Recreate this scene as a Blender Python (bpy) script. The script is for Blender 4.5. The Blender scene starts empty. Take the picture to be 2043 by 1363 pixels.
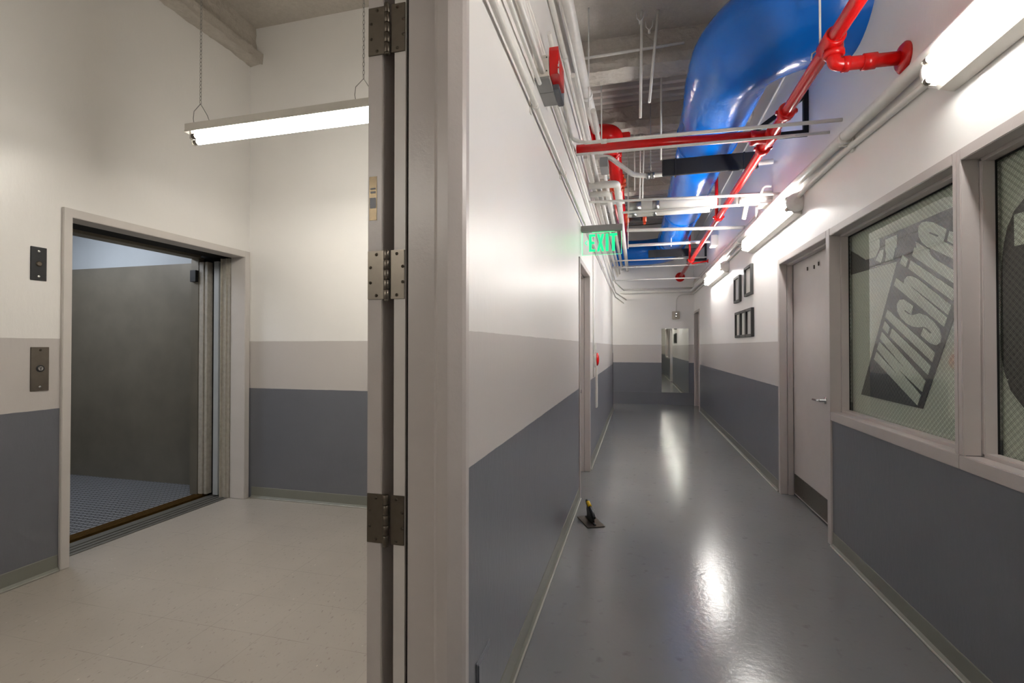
import bpy, bmesh, math, random
from mathutils import Vector, Matrix
random.seed(7)
C = bpy.context.scene.collection
PI = math.pi

# ------------------------------------------------------------------ materials
def lin(c):
    return tuple(((v/255)/12.92 if v/255 <= .04045 else ((v/255+.055)/1.055)**2.4) for v in c)

class NT:
    def __init__(s, name):
        s.m = bpy.data.materials.new(name); s.m.use_nodes = True
        s.n = s.m.node_tree.nodes; s.l = s.m.node_tree.links
        s.b = s.n['Principled BSDF']; s.out = s.n['Material Output']
    def new(s, t, **k):
        n = s.n.new(t)
        for a, v in k.items():
            if a.startswith('_'): n.inputs[int(a[1:])].default_value = v
            else: setattr(n, a, v)
        return n
    def link(s, a, b): s.l.new(a, b)
    def math(s, op, a, b=None, c=None):
        n = s.new('ShaderNodeMath', operation=op)
        for i, v in enumerate((a, b, c)):
            if v is None: continue
            if isinstance(v, (int, float)): n.inputs[i].default_value = v
            else: s.link(v, n.inputs[i])
        return n.outputs[0]
    def pos(s):
        g = s.new('ShaderNodeNewGeometry'); x = s.new('ShaderNodeSeparateXYZ'); s.link(g.outputs['Position'], x.inputs[0])
        return g.outputs['Position'], x.outputs
    def noise(s, vec, scale, detail=4, rough=.5):
        n = s.new('ShaderNodeTexNoise'); n.inputs['Scale'].default_value = scale
        n.inputs['Detail'].default_value = detail; n.inputs['Roughness'].default_value = rough
        s.link(vec, n.inputs['Vector']); return n.outputs['Fac']
    def mix(s, f, a, b):
        n = s.new('ShaderNodeMix', data_type='RGBA')
        for sock, v in ((n.inputs['Factor'], f), (n.inputs['A'], a), (n.inputs['B'], b)):
            if isinstance(v, (int, float)): sock.default_value = v
            elif isinstance(v, tuple): sock.default_value = (*v[:3], 1)
            else: s.link(v, sock)
        return n.outputs['Result']
    def ramp(s, f, lo, hi):
        n = s.new('ShaderNodeMapRange'); n.inputs['From Min'].default_value = lo; n.inputs['From Max'].default_value = hi
        s.link(f, n.inputs['Value']); return n.outputs['Result']
    def bump(s, h, strength=.2, dist=.01):
        n = s.new('ShaderNodeBump'); n.inputs['Strength'].default_value = strength; n.inputs['Distance'].default_value = dist
        s.link(h, n.inputs['Height']); s.link(n.outputs[0], s.b.inputs['Normal'])

def pbr(name, col, rough=.5, metal=0., var=.06, scale=8, bump=0., bscale=60, spec=.5, bdist=.004):
    t = NT(name); P, _ = t.pos()
    c = lin(col)
    if var:
        f = t.noise(P, scale, 5)
        t.link(t.mix(f, tuple(v*(1-var) for v in c), tuple(min(1, v*(1+var)) for v in c)), t.b.inputs['Base Color'])
    else: t.b.inputs['Base Color'].default_value = (*c, 1)
    t.b.inputs['Roughness'].default_value = rough; t.b.inputs['Metallic'].default_value = metal
    t.b.inputs['Specular IOR Level'].default_value = spec
    if bump: t.bump(t.noise(P, bscale, 4), bump, bdist)
    return t.m

def emit(name, col, s):
    t = NT(name); t.b.inputs['Base Color'].default_value = (*lin(col), 1)
    t.b.inputs['Emission Color'].default_value = (*lin(col), 1); t.b.inputs['Emission Strength'].default_value = s
    return t.m

M = {}
WHITE, STRIPE, DARK = (233, 231, 228), (192, 187, 184), (106, 108, 115)
def wall_mat(name, bands=True, z1=1.43, z0=1.0, rough=.34, white=WHITE):
    t = NT(name); P, x = t.pos(); z = x[2]
    wob = t.math('MULTIPLY', t.math('SUBTRACT', t.noise(P, 9, 2), .5), .006)
    zz = t.math('ADD', z, wob)
    n1 = t.noise(P, 2.3, 4)
    w = t.mix(n1, tuple(v*.965 for v in lin(white)), tuple(v*1.03 for v in lin(white)))
    if bands:
        w = t.mix(t.math('GREATER_THAN', zz, z1), lin(STRIPE), w)
        d = t.mix(t.noise(P, 5, 5), tuple(v*.93 for v in lin(DARK)), tuple(v*1.07 for v in lin(DARK)))
        w = t.mix(t.math('GREATER_THAN', zz, z0), d, w)
    t.link(w, t.b.inputs['Base Color'])
    t.b.inputs['Roughness'].default_value = rough
    sc = t.new('ShaderNodeMapping'); sc.inputs['Scale'].default_value = (1, 1, .35); t.link(P, sc.inputs[0])
    t.bump(t.noise(sc.outputs[0], 38, 5, .6), .18, .006)
    return t.m
M['wall'] = wall_mat('painted_wall')
M['wall_plain'] = wall_mat('painted_wall_plain', bands=False)
M['trim'] = pbr('warm_grey_gloss_paint', (184, 177, 174), .32, bump=.25, bscale=90, bdist=.002)
M['trim_light'] = pbr('pale_grey_paint', (200, 195, 191), .36, bump=.15, bscale=60, bdist=.002)
M['cove'] = pbr('grey_green_vinyl_cove', (120, 121, 113), .4)
M['cove_edge'] = pbr('pale_vinyl_toe', (168, 166, 158), .4)
M['white_paint'] = pbr('white_painted_metal', (212, 208, 200), .35, var=.08, scale=14)
M['white_pipe'] = pbr('white_painted_pipe', (224, 222, 217), .38, var=.12, scale=20, bump=.2, bscale=120, bdist=.001)
M['pale_wrap'] = pbr('white_pipe_insulation', (214, 212, 206), .55, var=.08, bump=.2, bscale=50)
M['galv'] = pbr('galvanised_band', (150, 150, 148), .3, .9, var=.25, scale=60)
M['steel'] = pbr('brushed_steel', (118, 111, 102), .36, .85, var=.12, scale=30)
M['steel_dull'] = pbr('worn_steel', (100, 92, 82), .42, .85, var=.15, scale=40)
M['screw_head'] = pbr('worn_screw_head', (96, 88, 78), .4, .8)
M['screw'] = pbr('dark_screw', (70, 64, 56), .4, .8)
M['red'] = pbr('red_gloss_paint', (196, 14, 13), .25, var=.12, scale=12, bump=.15, bscale=80, bdist=.002)
M['orange'] = pbr('orange_red_coupling', (205, 72, 30), .4, var=.2)
M['blue'] = pbr('blue_gloss_paint', (0, 105, 205), .2, var=.06, scale=3, bump=.5, bscale=5, bdist=.02)
M['black'] = pbr('black_foam', (14, 15, 20), .75, bump=.3, bscale=200)
M['black_metal'] = pbr('black_metal', (22, 23, 26), .45)
M['frame_black'] = pbr('black_wood_frame', (26, 25, 25), .4)
M['paper'] = pbr('white_paper', (205, 206, 200), .6, var=.03)
M['grey_box'] = pbr('grey_metal_box', (135, 135, 134), .4)
M['darkgrey_box'] = pbr('dark_grey_metal_box', (88, 90, 95), .45, bump=.3, bscale=60)
M['gap'] = pbr('dark_void', (12, 11, 10), .9)
M['brass'] = pbr('worn_brass_sill', (120, 92, 48), .4, .8, var=.3, scale=25)
M['sill'] = pbr('grey_metal_sill', (120, 118, 112), .4, .6, var=.2, scale=20)
M['cab_metal'] = pbr('dark_brushed_cab_panel', (128, 122, 110), .38, .4, var=.22, scale=4)
M['cab_upper'] = pbr('pale_blue_grey_cab_panel', (166, 172, 176), .5, var=.08, scale=4)
M['door_edge'] = pbr('scraped_grey_door_edge', (165, 160, 150), .5, var=.3, scale=30)
M['mirror'] = pbr('mirror', (236, 240, 232), .02, 1., var=0)
M['chrome'] = pbr('chrome', (215, 215, 215), .12, 1., var=0)
M['label_metal'] = pbr('label_foil', (80, 68, 50), .25, .7, var=.5, scale=60)
M['label_blue'] = pbr('dark_blue_label', (32, 34, 60), .35)
M['yellow'] = pbr('yellow_plastic', (225, 180, 20), .4)
M['tube'] = emit('lit_fluorescent_tube', (255, 252, 248), 60)
M['tube_lobby'] = emit('lit_fluorescent_tube_lobby', (255, 250, 240), 47)
M['exit_green'] = emit('lit_green_lettering', (10, 235, 120), 1.1)
M['exit_edge'] = emit('lit_acrylic_edge', (90, 255, 170), .7)
M['cab_lamp'] = emit('cab_lamp', (235, 240, 250), 14.0)

def fireproof():
    t = NT('sprayed_fireproofing'); P, _ = t.pos()
    n = t.noise(P, 30, 8, .7); n2 = t.noise(P, 3, 4)
    a = t.mix(n, lin((176, 167, 156)), lin((236, 229, 218)))
    t.link(t.mix(n2, tuple(v*.8 for v in lin((206, 199, 190))), a), t.b.inputs['Base Color'])
    t.b.inputs['Roughness'].default_value = .95
    t.bump(t.noise(P, 45, 8, .75), .7, .02)
    return t.m
M['fire'] = fireproof()
M['deck'] = pbr('grey_steel_deck', (186, 181, 175), .6, var=.25, scale=5, bump=.3, bscale=30)

def corridor_floor():
    t = NT('grey_epoxy_floor'); P, x = t.pos()
    n = t.noise(P, 1.6, 5); n2 = t.noise(P, 14, 6)
    c = t.mix(n, lin((106, 107, 107)), lin((117, 118, 118)))
    c = t.mix(t.ramp(n2, .62, .80), c, lin((92, 92, 92)))
    v = t.new('ShaderNodeTexVoronoi'); v.inputs['Scale'].default_value = 9; t.link(P, v.inputs['Vector'])
    c = t.mix(t.math('LESS_THAN', v.outputs['Distance'], .018), c, lin((66, 66, 64)))
    t.link(c, t.b.inputs['Base Color'])
    t.b.inputs['Roughness'].default_value = .19
    t.bump(t.noise(P, 34, 4), .10, .008)
    return t.m
def tile_floor():
    t = NT('beige_vinyl_tile'); P, x = t.pos()
    g = .305; lines = None
    for ax, off in ((0, .10), (1, .07)):
        f = t.math('FRACT', t.math('DIVIDE', t.math('ADD', x[ax], 30+off), g))
        e = t.math('LESS_THAN', f, .006)
        lines = e if lines is None else t.math('MAXIMUM', lines, e)
    n = t.noise(P, 3, 5); n3 = t.noise(P, 90, 3)
    c = t.mix(n, lin((158, 151, 143)), lin((174, 167, 158)))
    sp = t.new('ShaderNodeMapping'); sp.inputs['Scale'].default_value = (1, .45, 1); t.link(P, sp.inputs[0])
    c = t.mix(t.ramp(t.noise(sp.outputs[0], 70, 3), .62, .72), c, lin((140, 130, 122)))
    v = t.new('ShaderNodeTexVoronoi'); v.inputs['Scale'].default_value = 16; t.link(sp.outputs[0], v.inputs['Vector'])
    c = t.mix(t.math('LESS_THAN', v.outputs['Distance'], .04), c, lin((205, 200, 190)))
    v = t.new('ShaderNodeTexVoronoi'); v.inputs['Scale'].default_value = 6; t.link(sp.outputs[0], v.inputs['Vector'])
    c = t.mix(t.math('LESS_THAN', v.outputs['Distance'], .018), c, lin((90, 84, 78)))
    fade = t.math('MULTIPLY', lines, t.ramp(t.noise(P, 4, 2), .35, .65))
    c = t.mix(fade, c, lin((112, 102, 94)))
    t.link(c, t.b.inputs['Base Color'])
    t.b.inputs['Roughness'].default_value = .28
    t.bump(n3, .03, .003)
    return t.m
def plate_floor():
    t = NT('diamond_plate_floor'); P, x = t.pos()
    f = [t.math('FRACT', t.math('MULTIPLY', x[i], 22)) for i in (0, 1)]
    a = t.math('LESS_THAN', t.math('ADD', t.math('ABSOLUTE', t.math('SUBTRACT', f[0], .5)), t.math('ABSOLUTE', t.math('SUBTRACT', f[1], .5))), .42)
    t.link(t.mix(a, lin((84, 86, 90)), lin((150, 154, 160))), t.b.inputs['Base Color'])
    t.b.inputs['Roughness'].default_value = .4; t.b.inputs['Metallic'].default_value = .3
    t.bump(a, .5, .004)
    return t.m
M['floor'] = corridor_floor(); M['tile'] = tile_floor(); M['plate'] = plate_floor()

def wired_glass():
    t = NT('wired_glass'); P, x = t.pos()
    dy = t.math('MULTIPLY', x[1], 1/.034); dz = t.math('MULTIPLY', x[2], 1/.030)
    m = None
    for s in ('ADD', 'SUBTRACT'):
        f = t.math('FRACT', t.math('ADD', t.math(s, dy, dz), 200))
        e = t.math('LESS_THAN', t.math('ABSOLUTE', t.math('SUBTRACT', f, .5)), .035)
        m = e if m is None else t.math('MAXIMUM', m, e)
    tr = t.new('ShaderNodeBsdfTransparent'); tr.inputs[0].default_value = (.95, .975, .95, 1)
    wire = t.new('ShaderNodeBsdfDiffuse'); wire.inputs[0].default_value = (*lin((110, 112, 104)), 1)
    mw = t.new('ShaderNodeMixShader'); t.link(m, mw.inputs[0]); t.link(tr.outputs[0], mw.inputs[1]); t.link(wire.outputs[0], mw.inputs[2])
    gl = t.new('ShaderNodeBsdfGlossy'); gl.inputs['Roughness'].default_value = .01
    fr = t.new('ShaderNodeFresnel'); fr.inputs[0].default_value = 1.9
    mg = t.new('ShaderNodeMixShader'); g = t.new('ShaderNodeNewGeometry'); t.link(t.math('MULTIPLY', fr.outputs[0], t.math('SUBTRACT', 1., g.outputs['Backfacing'])), mg.inputs[0]); t.link(mw.outputs[0], mg.inputs[1]); t.link(gl.outputs[0], mg.inputs[2])
    t.link(mg.outputs[0], t.out.inputs[0])
    return t.m
M['glass'] = wired_glass()
M['film'] = pbr('pale_green_window_film', (232, 234, 224), .8, var=.04)
M['decal_black'] = pbr('black_vinyl_decal', (24, 22, 24), .6, var=.1, scale=80)
M['decal_pale'] = pbr('pale_decal_lettering', (232, 237, 228), .8, var=.03)
def acrylic():
    t = NT('clear_acrylic'); tr = t.new('ShaderNodeBsdfTransparent'); tr.inputs[0].default_value = (.86, .9, .87, 1)
    gl = t.new('ShaderNodeBsdfGlossy'); gl.inputs['Roughness'].default_value = .05
    mx = t.new('ShaderNodeMixShader'); mx.inputs[0].default_value = .12
    t.link(tr.outputs[0], mx.inputs[1]); t.link(gl.outputs[0], mx.inputs[2]); t.link(mx.outputs[0], t.out.inputs[0])
    return t.m
M['acrylic'] = acrylic()

# ------------------------------------------------------------------ mesh helpers
class MB:
    def __init__(s): s.bm = bmesh.new()
    def box(s, x0, x1, y0, y1, z0, z1, bevel=0.):
        r = bmesh.ops.create_cube(s.bm, size=1.)
        for v in r['verts']:
            v.co = Vector(((x0+x1)/2+v.co.x*(x1-x0), (y0+y1)/2+v.co.y*(y1-y0), (z0+z1)/2+v.co.z*(z1-z0)))
        if bevel:
            ed = list({e for v in r['verts'] for e in v.link_edges})
            bmesh.ops.bevel(s.bm, geom=ed, offset=bevel, segments=2, affect='EDGES')
        return s
    def sweep(s, pts, r, seg=14, cap=True):
        """tube through pts; r is a number or a list per point"""
        pts = [Vector(p) for p in pts]; n = len(pts)
        rs = r if isinstance(r, (list, tuple)) else [r]*n
        rings = []; up = None
        for i, p in enumerate(pts):
            a = pts[max(i-1, 0)]; b = pts[min(i+1, n-1)]
            d = ((p-a).normalized()+(b-p).normalized()) if 0 < i < n-1 else (b-a)
            if d.length < 1e-9: d = b-a
            d.normalize()
            if up is None:
                up = Vector((0, 0, 1)) if abs(d.z) < .9 else Vector((1, 0, 0))
            u = (up-d*up.dot(d)).normalized(); up = u; v = d.cross(u)
            rings.append([s.bm.verts.new(p+(u*math.cos(2*PI*k/seg)+v*math.sin(2*PI*k/seg))*rs[i]) for k in range(seg)])
        for a, b in zip(rings, rings[1:]):
            for k in range(seg):
                f = s.bm.faces.new((a[k], a[(k+1) % seg], b[(k+1) % seg], b[k])); f.smooth = True
        if cap:
            s.bm.faces.new(rings[0][::-1]); s.bm.faces.new(rings[-1])
        return s
    def cyl(s, p0, p1, r, seg=14): return s.sweep([p0, p1], r, seg)
    def lathe(s, p0, axis, prof, seg=20):
        """prof: list of (distance along axis, radius)"""
        p0 = Vector(p0); axis = Vector(axis).normalized()
        return s.sweep([p0+axis*(d+1e-5*i) for i, (d, _) in enumerate(prof)], [q for _, q in prof], seg)
    def prism(s, poly, z0, z1):
        b = [s.bm.verts.new((x, y, z0)) for x, y in poly]; t = [s.bm.verts.new((x, y, z1)) for x, y in poly]
        s.bm.faces.new(b[::-1]); s.bm.faces.new(t)
        for i in range(len(poly)):
            j = (i+1) % len(poly); s.bm.faces.new((b[i], b[j], t[j], t[i]))
        return s
    def plate(s, poly, axis, a0, a1):
        """2-D polygon extruded along axis 'x' (poly=(y,z)) or 'y' (poly=(x,z))"""
        def mk(p, a): return (a, p[0], p[1]) if axis == 'x' else (p[0], a, p[1])
        b = [s.bm.verts.new(mk(p, a0)) for p in poly]; t = [s.bm.verts.new(mk(p, a1)) for p in poly]
        s.bm.faces.new(b[::-1]); s.bm.faces.new(t)
        for i in range(len(poly)):
            j = (i+1) % len(poly); s.bm.faces.new((b[i], b[j], t[j], t[i]))
        return s

def put(name, mb, mat, parent=None):
    """one mesh object; coordinates in mb are world coordinates"""
    bm = mb.bm
    bmesh.ops.recalc_face_normals(bm, faces=bm.faces)
    if parent is None:
        xs = [v.co for v in bm.verts]
        o = Vector(((min(v.x for v in xs)+max(v.x for v in xs))/2, (min(v.y for v in xs)+max(v.y for v in xs))/2, min(v.z for v in xs)))
    else:
        o = Vector(); q = parent
        while q: o += q.location; q = q.parent
    bmesh.ops.translate(bm, vec=-o, verts=bm.verts)
    me = bpy.data.meshes.new(name); bm.to_mesh(me); bm.free()
    me.materials.append(mat)
    ob = bpy.data.objects.new(name, me); C.objects.link(ob)
    if parent is None: ob.location = o
    else: ob.parent = parent
    return ob
def tag(o, label=None, cat=None, group=None, kind=None):
    if label: o['label'] = label
    if cat: o['category'] = cat
    if group: o['group'] = group
    if kind: o['kind'] = kind
    return o
def root(name, loc, label=None, cat=None, group=None, kind=None):
    o = bpy.data.objects.new(name, None); o.empty_display_size = .1; o.location = loc; C.objects.link(o)
    return tag(o, label, cat, group, kind)
def copy_tree(o, delta, label):
    r = o.copy(); C.objects.link(r); r.location = o.location+Vector(delta); r['label'] = label
    for ch in o.children:
        c = ch.copy(); C.objects.link(c); c.parent = r
        for g in ch.children:
            d = g.copy(); C.objects.link(d); d.parent = c
    return r
def bend(pts, r, n=6):
    """polyline with filleted corners"""
    pts = [Vector(p) for p in pts]; out = [pts[0]]
    for i in range(1, len(pts)-1):
        p = pts[i]; a = (pts[i-1]-p); b = (pts[i+1]-p); la, lb = a.length, b.length
        a.normalize(); b.normalize(); ang = a.angle(b)
        if ang > PI-.01: out.append(p); continue
        t = min(r/math.tan(ang/2), la*.48, lb*.48)
        p0, p2 = p+a*t, p+b*t
        for k in range(n+1):
            u = k/n; out.append(p0*(1-u)**2+p*2*u*(1-u)+p2*u*u)
    out.append(pts[-1]); return out

def grid_wall(name, plane, pos, thick, u0, u1, z0, z1, holes, mat):
    """solid wall with rectangular openings; plane 'x' spans y, plane 'y' spans x; pos..pos+thick"""
    holes = [(h[0]-.003, h[1]+.003, h[2]-.003 if h[2] > 0 else h[2], h[3]+.003) for h in holes]
    us = sorted({u0, u1, *[h[0] for h in holes], *[h[1] for h in holes]}); zs = sorted({z0, z1, *[h[2] for h in holes], *[h[3] for h in holes]})
    us = [u for u in us if u0 <= u <= u1]; zs = [z for z in zs if z0 <= z <= z1]
    bm = bmesh.new(); V = {}
    def v(u, z, a):
        k = (u, z, a)
        if k not in V: V[k] = bm.verts.new((a, u, z) if plane == 'x' else (u, a, z))
        return V[k]
    def solid(i, j):
        if not (0 <= i < len(us)-1 and 0 <= j < len(zs)-1): return False
        cu, cz = (us[i]+us[i+1])/2, (zs[j]+zs[j+1])/2
        return not any(h[0] < cu < h[1] and h[2] < cz < h[3] for h in holes)
    A, B = pos, pos+thick
    for i in range(len(us)-1):
        for j in range(len(zs)-1):
            if not solid(i, j): continue
            a, b, c, d = us[i], us[i+1], zs[j], zs[j+1]
            for s in (A, B): bm.faces.new((v(a, c, s), v(b, c, s), v(b, d, s), v(a, d, s)))
            for (di, dj, p, q) in ((-1, 0, (a, c), (a, d)), (1, 0, (b, c), (b, d)), (0, -1, (a, c), (b, c)), (0, 1, (a, d), (b, d))):
                if not solid(i+di, j+dj): bm.faces.new((v(*p, A), v(*q, A), v(*q, B), v(*p, B)))
    mb = MB(); mb.bm.free(); mb.bm = bm
    return tag(put(name, mb, mat), kind='structure')

XR, XL, XE, YB, YE, ZC = 1.312, -.51, -3.46, 3.712, 12.1, 4.32

# ------------------------------------------------------------------ room shell
def S(o, label, cat): return tag(o, label, cat, kind='structure')
def flat(x0, x1, y0, y1, z0, z1): return MB().box(x0, x1, y0, y1, z0, z1)
S(put('floor', flat(-.64, 2.4, -3, YE+.15, -.1, 0), M['floor']), 'glossy grey painted corridor floor', 'floor')
S(put('floor_lobby', flat(-3.66, -.64, -3, YB+.1, -.1, 0), M['tile']), 'beige speckled vinyl tile floor of the elevator lobby', 'floor')
S(put('floor_side_passage', flat(-2.6, -.64, 10.5, YE+.15, -.1, 0), M['floor']), 'grey painted floor turning left at the corridor end', 'floor')

S(grid_wall('wall_right', 'x', XR, .16, -3, YE, 0, ZC, [(.55, 2.396, .93, 2.151), (2.449, 3.80, .93, 2.151), (3.868, 5.03, -1, 2.153), (11.12, 11.98, -1, 2.15)], M['wall']),
  'right corridor wall, white above a warm grey stripe and dark grey base', 'wall')
S(grid_wall('wall_left', 'x', -.69, .18, 1.39, 5.07, 0, ZC, [(4.47, 5.40, -1, 2.155)], M['wall']), 'left corridor wall beside the near door frame', 'wall')
S(grid_wall('wall_left_far', 'x', -.69, .18, 5.07, 10.87, 0, 3.3, [(4.47, 5.40, -1, 2.155)], M['wall']), 'far stretch of the left corridor wall below the pipes', 'wall')
S(put('wall_end', flat(-2.6, XR+.9, YE, YE+.15, 0, ZC), M['wall']), 'end wall of the corridor holding the mirror', 'wall')
S(grid_wall('wall_elevator', 'x', XE-.14, .14, -3, YB, 0, 4.0, [(2.256, 3.645, -1, 2.195)], M['wall']), 'lobby wall around the elevator opening', 'wall')
S(put('wall_back', flat(XE-.14, -.69, YB, YB+.12, 0, ZC), M['wall']), 'back wall of the elevator lobby', 'wall')
S(put('wall_behind', flat(XE-.14, XR+.16, -3.12, -3, 0, ZC), M['wall']), 'wall behind the viewpoint', 'wall')
S(put('wall_header', flat(-.69, -.51, -3, 1.39, 2.9, ZC), M['wall_plain']), 'wall above the wide doorway between lobby and corridor', 'wall')
S(put('wall_plenum', flat(-2.7, -2.6, 4.0, YE+.15, 0, ZC), M['wall_plain']), 'wall seen dimly behind the pipes left of the corridor', 'wall')
S(put('ceiling', flat(-3.8, XR+.9, -3.12, 4.72, ZC, ZC+.12), M['fire']), 'ceiling slab rough with sprayed fireproofing', 'ceiling')
# corrugated deck beyond the beam
bm = MB(); y = 4.72; pr = []
while y < YE+.2:
    pr += [(y, ZC+.02), (y+.06, ZC+.02), (y+.085, ZC+.09), (y+.125, ZC+.09)]; y += .15
vs = [[bm.bm.verts.new((xx, a, b)) for a, b in pr] for xx in (-2.7, XR+.2)]
for i in range(len(pr)-1): bm.bm.faces.new((vs[0][i], vs[1][i], vs[1][i+1], vs[0][i+1]))
S(put('ceiling_deck', bm, M['deck']), 'corrugated steel deck above the corridor pipes', 'ceiling')

# beams, the spray coat modelled as real roughness
from mathutils import noise as mn
def ibeam(name, x0, x1, y0, y1, zb, along, mat=None):
    a0, a1 = (y0, y1) if along == 'x' else (x0, x1); l0, l1 = (x0, x1) if along == 'x' else (y0, y1)
    c, f, zt = (a0+a1)/2, .085, ZC+.02
    path = [(a0, zb), (a1, zb), (a1, zb+f), (c+.055, zb+f+.03), (c+.055, zt), (c-.055, zt), (c-.055, zb+f+.03), (a0, zb+f)]
    prof = []
    for i, p in enumerate(path):
        q = path[(i+1) % len(path)]; n = max(1, int(math.hypot(q[0]-p[0], q[1]-p[1])/.025))
        prof += [(p[0]+(q[0]-p[0])*k/n, p[1]+(q[1]-p[1])*k/n) for k in range(n)]
    m = MB(); rows = []; n = int((l1-l0)/.03)
    for i in range(n+1):
        l = l0+(l1-l0)*i/n; row = []
        for u, z in prof:
            v = mn.noise_vector(Vector((l*9, u*14, z*14)))*.016+mn.noise_vector(Vector((l*30, u*30, z*30)))*.007
            row.append(m.bm.verts.new((l, u+v.y, z+v.z) if along == 'x' else (u+v.y, l, z+v.z)))
        rows.append(row)
    for r0, r1 in zip(rows, rows[1:]):
        for k in range(len(prof)):
            j = (k+1) % len(prof); m.bm.faces.new((r0[k], r0[j], r1[j], r1[k]))
    m.bm.faces.new(rows[0][::-1]); m.bm.faces.new(rows[-1])
    return put(name, m, mat or M['fire'])
S(ibeam('trim_1', -2.6, XR, 4.60, 4.84, 3.98, 'x'), 'fireproofed steel beam crossing the corridor ceiling', 'beam')
S(ibeam('trim_2', -2.6, XR, 6.05, 6.25, 4.05, 'x'), 'second ceiling beam further down the corridor', 'beam')
S(ibeam('trim_3', -2.6, XR, 8.6, 8.8, 4.05, 'x'), 'third ceiling beam far down the corridor', 'beam')
S(ibeam('trim_4', XE-.12, XE+.14, -3, YB, 3.98, 'y'), 'fireproofed steel beam along the top of the elevator wall', 'beam')
S(put('trim_5', flat(XE-.14, XE-.1, -3, YB, 3.95, ZC), M['fire']), 'rough fireproofing behind the lobby beam', 'beam')

# cove baseboards: slanting face with a pale rounded toe
def cove(name, kind, pos, sgn, a, b, label, h=.1):
    """kind 'x': runs along y at x=pos, projecting sgn; kind 'y': runs along x at y=pos"""
    prof = [(0, 0), (.016, 0), (.018, .006), (.006, .022), (.004, h-.004), (.002, h), (0, h)]
    m = MB()
    r = [[m.bm.verts.new((pos+sgn*p[0], t, p[1]) if kind == 'x' else (t, pos+sgn*p[0], p[1])) for p in prof] for t in (a, b)]
    n = len(prof)
    for i in range(n): m.bm.faces.new((r[0][i], r[0][(i+1) % n], r[1][(i+1) % n], r[1][i]))
    m.bm.faces.new(r[0][::-1]); m.bm.faces.new(r[1])
    o = put(name, m, M['cove']); S(o, label, 'baseboard')
    t = MB()
    if kind == 'x': t.sweep([(pos+sgn*.018, a+.001, .004), (pos+sgn*.018, b-.001, .004)], .006, 8)
    else: t.sweep([(a+.001, pos+sgn*.018, .004), (b-.001, pos+sgn*.018, .004)], .006, 8)
    put('toe', t, M['cove_edge'], o)
cove('baseboard_left', 'x', XL, 1, 1.40, 4.42, 'grey vinyl baseboard of the near left corridor wall')
cove('baseboard_left_far', 'x', XL, 1, 5.47, 10.86, 'grey vinyl baseboard of the far left corridor wall')
cove('baseboard_right', 'x', XR, -1, .3, 3.80, 'grey vinyl baseboard below the windows')
cove('baseboard_right_far', 'x', XR, -1, 5.10, 11.04, 'grey vinyl baseboard on the right past the door')
cove('baseboard_elevator', 'x', XE, 1, -2.9, 2.20, 'grey vinyl baseboard left of the elevator')
cove('baseboard_back', 'y', YB, -1, -3.42, -.70, 'grey vinyl baseboard of the lobby back wall')
S(put('baseboard_end', MB().box(-2.5, XR-.0, YE-.012, YE, .0, .285).box(-2.5, XR, YE-.016, YE, .285, .292), pbr('dark_grey_base_panel', (102, 104, 110), .4)),
  'tall dark grey base panel under the mirror on the end wall', 'baseboard')
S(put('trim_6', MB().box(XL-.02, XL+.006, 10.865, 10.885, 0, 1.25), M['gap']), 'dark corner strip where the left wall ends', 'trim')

# ------------------------------------------------------------------ casing helper for openings in the right wall
def casing_x(x, sgn, y0, y1, z0, z1, w=.05, proud=.012, sill=None, left=True, right=True, top=True, depth=.11, wl=None, wr=None):
    """frame around an opening in a wall at x; sgn points into the wall"""
    wl = w if wl is None else wl; wr = w if wr is None else wr
    m = MB(); f0, f1 = x-sgn*proud, x+sgn*.054
    a, b = min(f0, f1), max(f0, f1); s0, s1 = min(x+sgn*.054, x+sgn*depth), max(x+sgn*.054, x+sgn*depth)
    st = .014
    if left: m.box(a, b, y0-wl, y0, z0, z1+w, .003)
    if right: m.box(a, b, y1, y1+wr, z0, z1+w, .003)
    m.box(s0, s1, y0-.01, y0+st, z0, z1, .003); m.box(s0, s1, y1-st, y1+.01, z0, z1, .003)
    if top:
        m.box(a, b, y0-.001, y1+.001, z1, z1+w, .003); m.box(s0, s1, y0, y1, z1-st, z1+.01, .003)
    if sill:
        m.box(a-.0, b, y0-wl, y1+wr, z0-sill, z0, .003); m.box(s0, s1, y0, y1, z0-.01, z0+.016, .003)
    return m

# door_1: closed grey door on the right
d1 = root('door_1', (XR, 4.45, 0), 'closed grey door with steel kick plate and lever handle, right of corridor', 'door', kind='structure')
put('door_frame', casing_x(XR, 1, 3.868, 5.03, 0, 2.153, wl=.064, depth=.10), M['trim'], d1)
leaf = put('door_leaf', MB().box(XR+.105, XR+.145, 3.872, 5.026, .012, 2.148, .002), M['trim'], d1)
kp = put('kick_plate', MB().box(XR+.1, XR+.105, 3.90, 5.0, .03, .205, .001), M['steel_dull'], d1); tag(kp, 'scuffed steel kick plate')
for k in range(6):
    for zz in (.055, .19): put('screw', MB().cyl((XR+.0985, 3.95+k*.2, zz), (XR+.1005, 3.95+k*.2, zz), .005, 8), M['screw'], kp)
hd = MB().lathe((XR+.105, 4.235, .962), (-1, 0, 0), [(0, .026), (.008, .026), (.01, .012), (.045, .011)])
hd.sweep(bend([(XR+.062, 4.235, .962), (XR+.052, 4.235, .962), (XR+.052, 4.35, .96)], .01), .009, 10)
put('lever_handle', hd, M['chrome'], d1)
for yy, dz in ((4.62, 0), (4.46, -.01), (4.36, 0)): put('hook', MB().box(XR+.098, XR+.105, yy-.006, yy+.006, 2.03+dz, 2.06+dz), M['screw'], d1)

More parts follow.
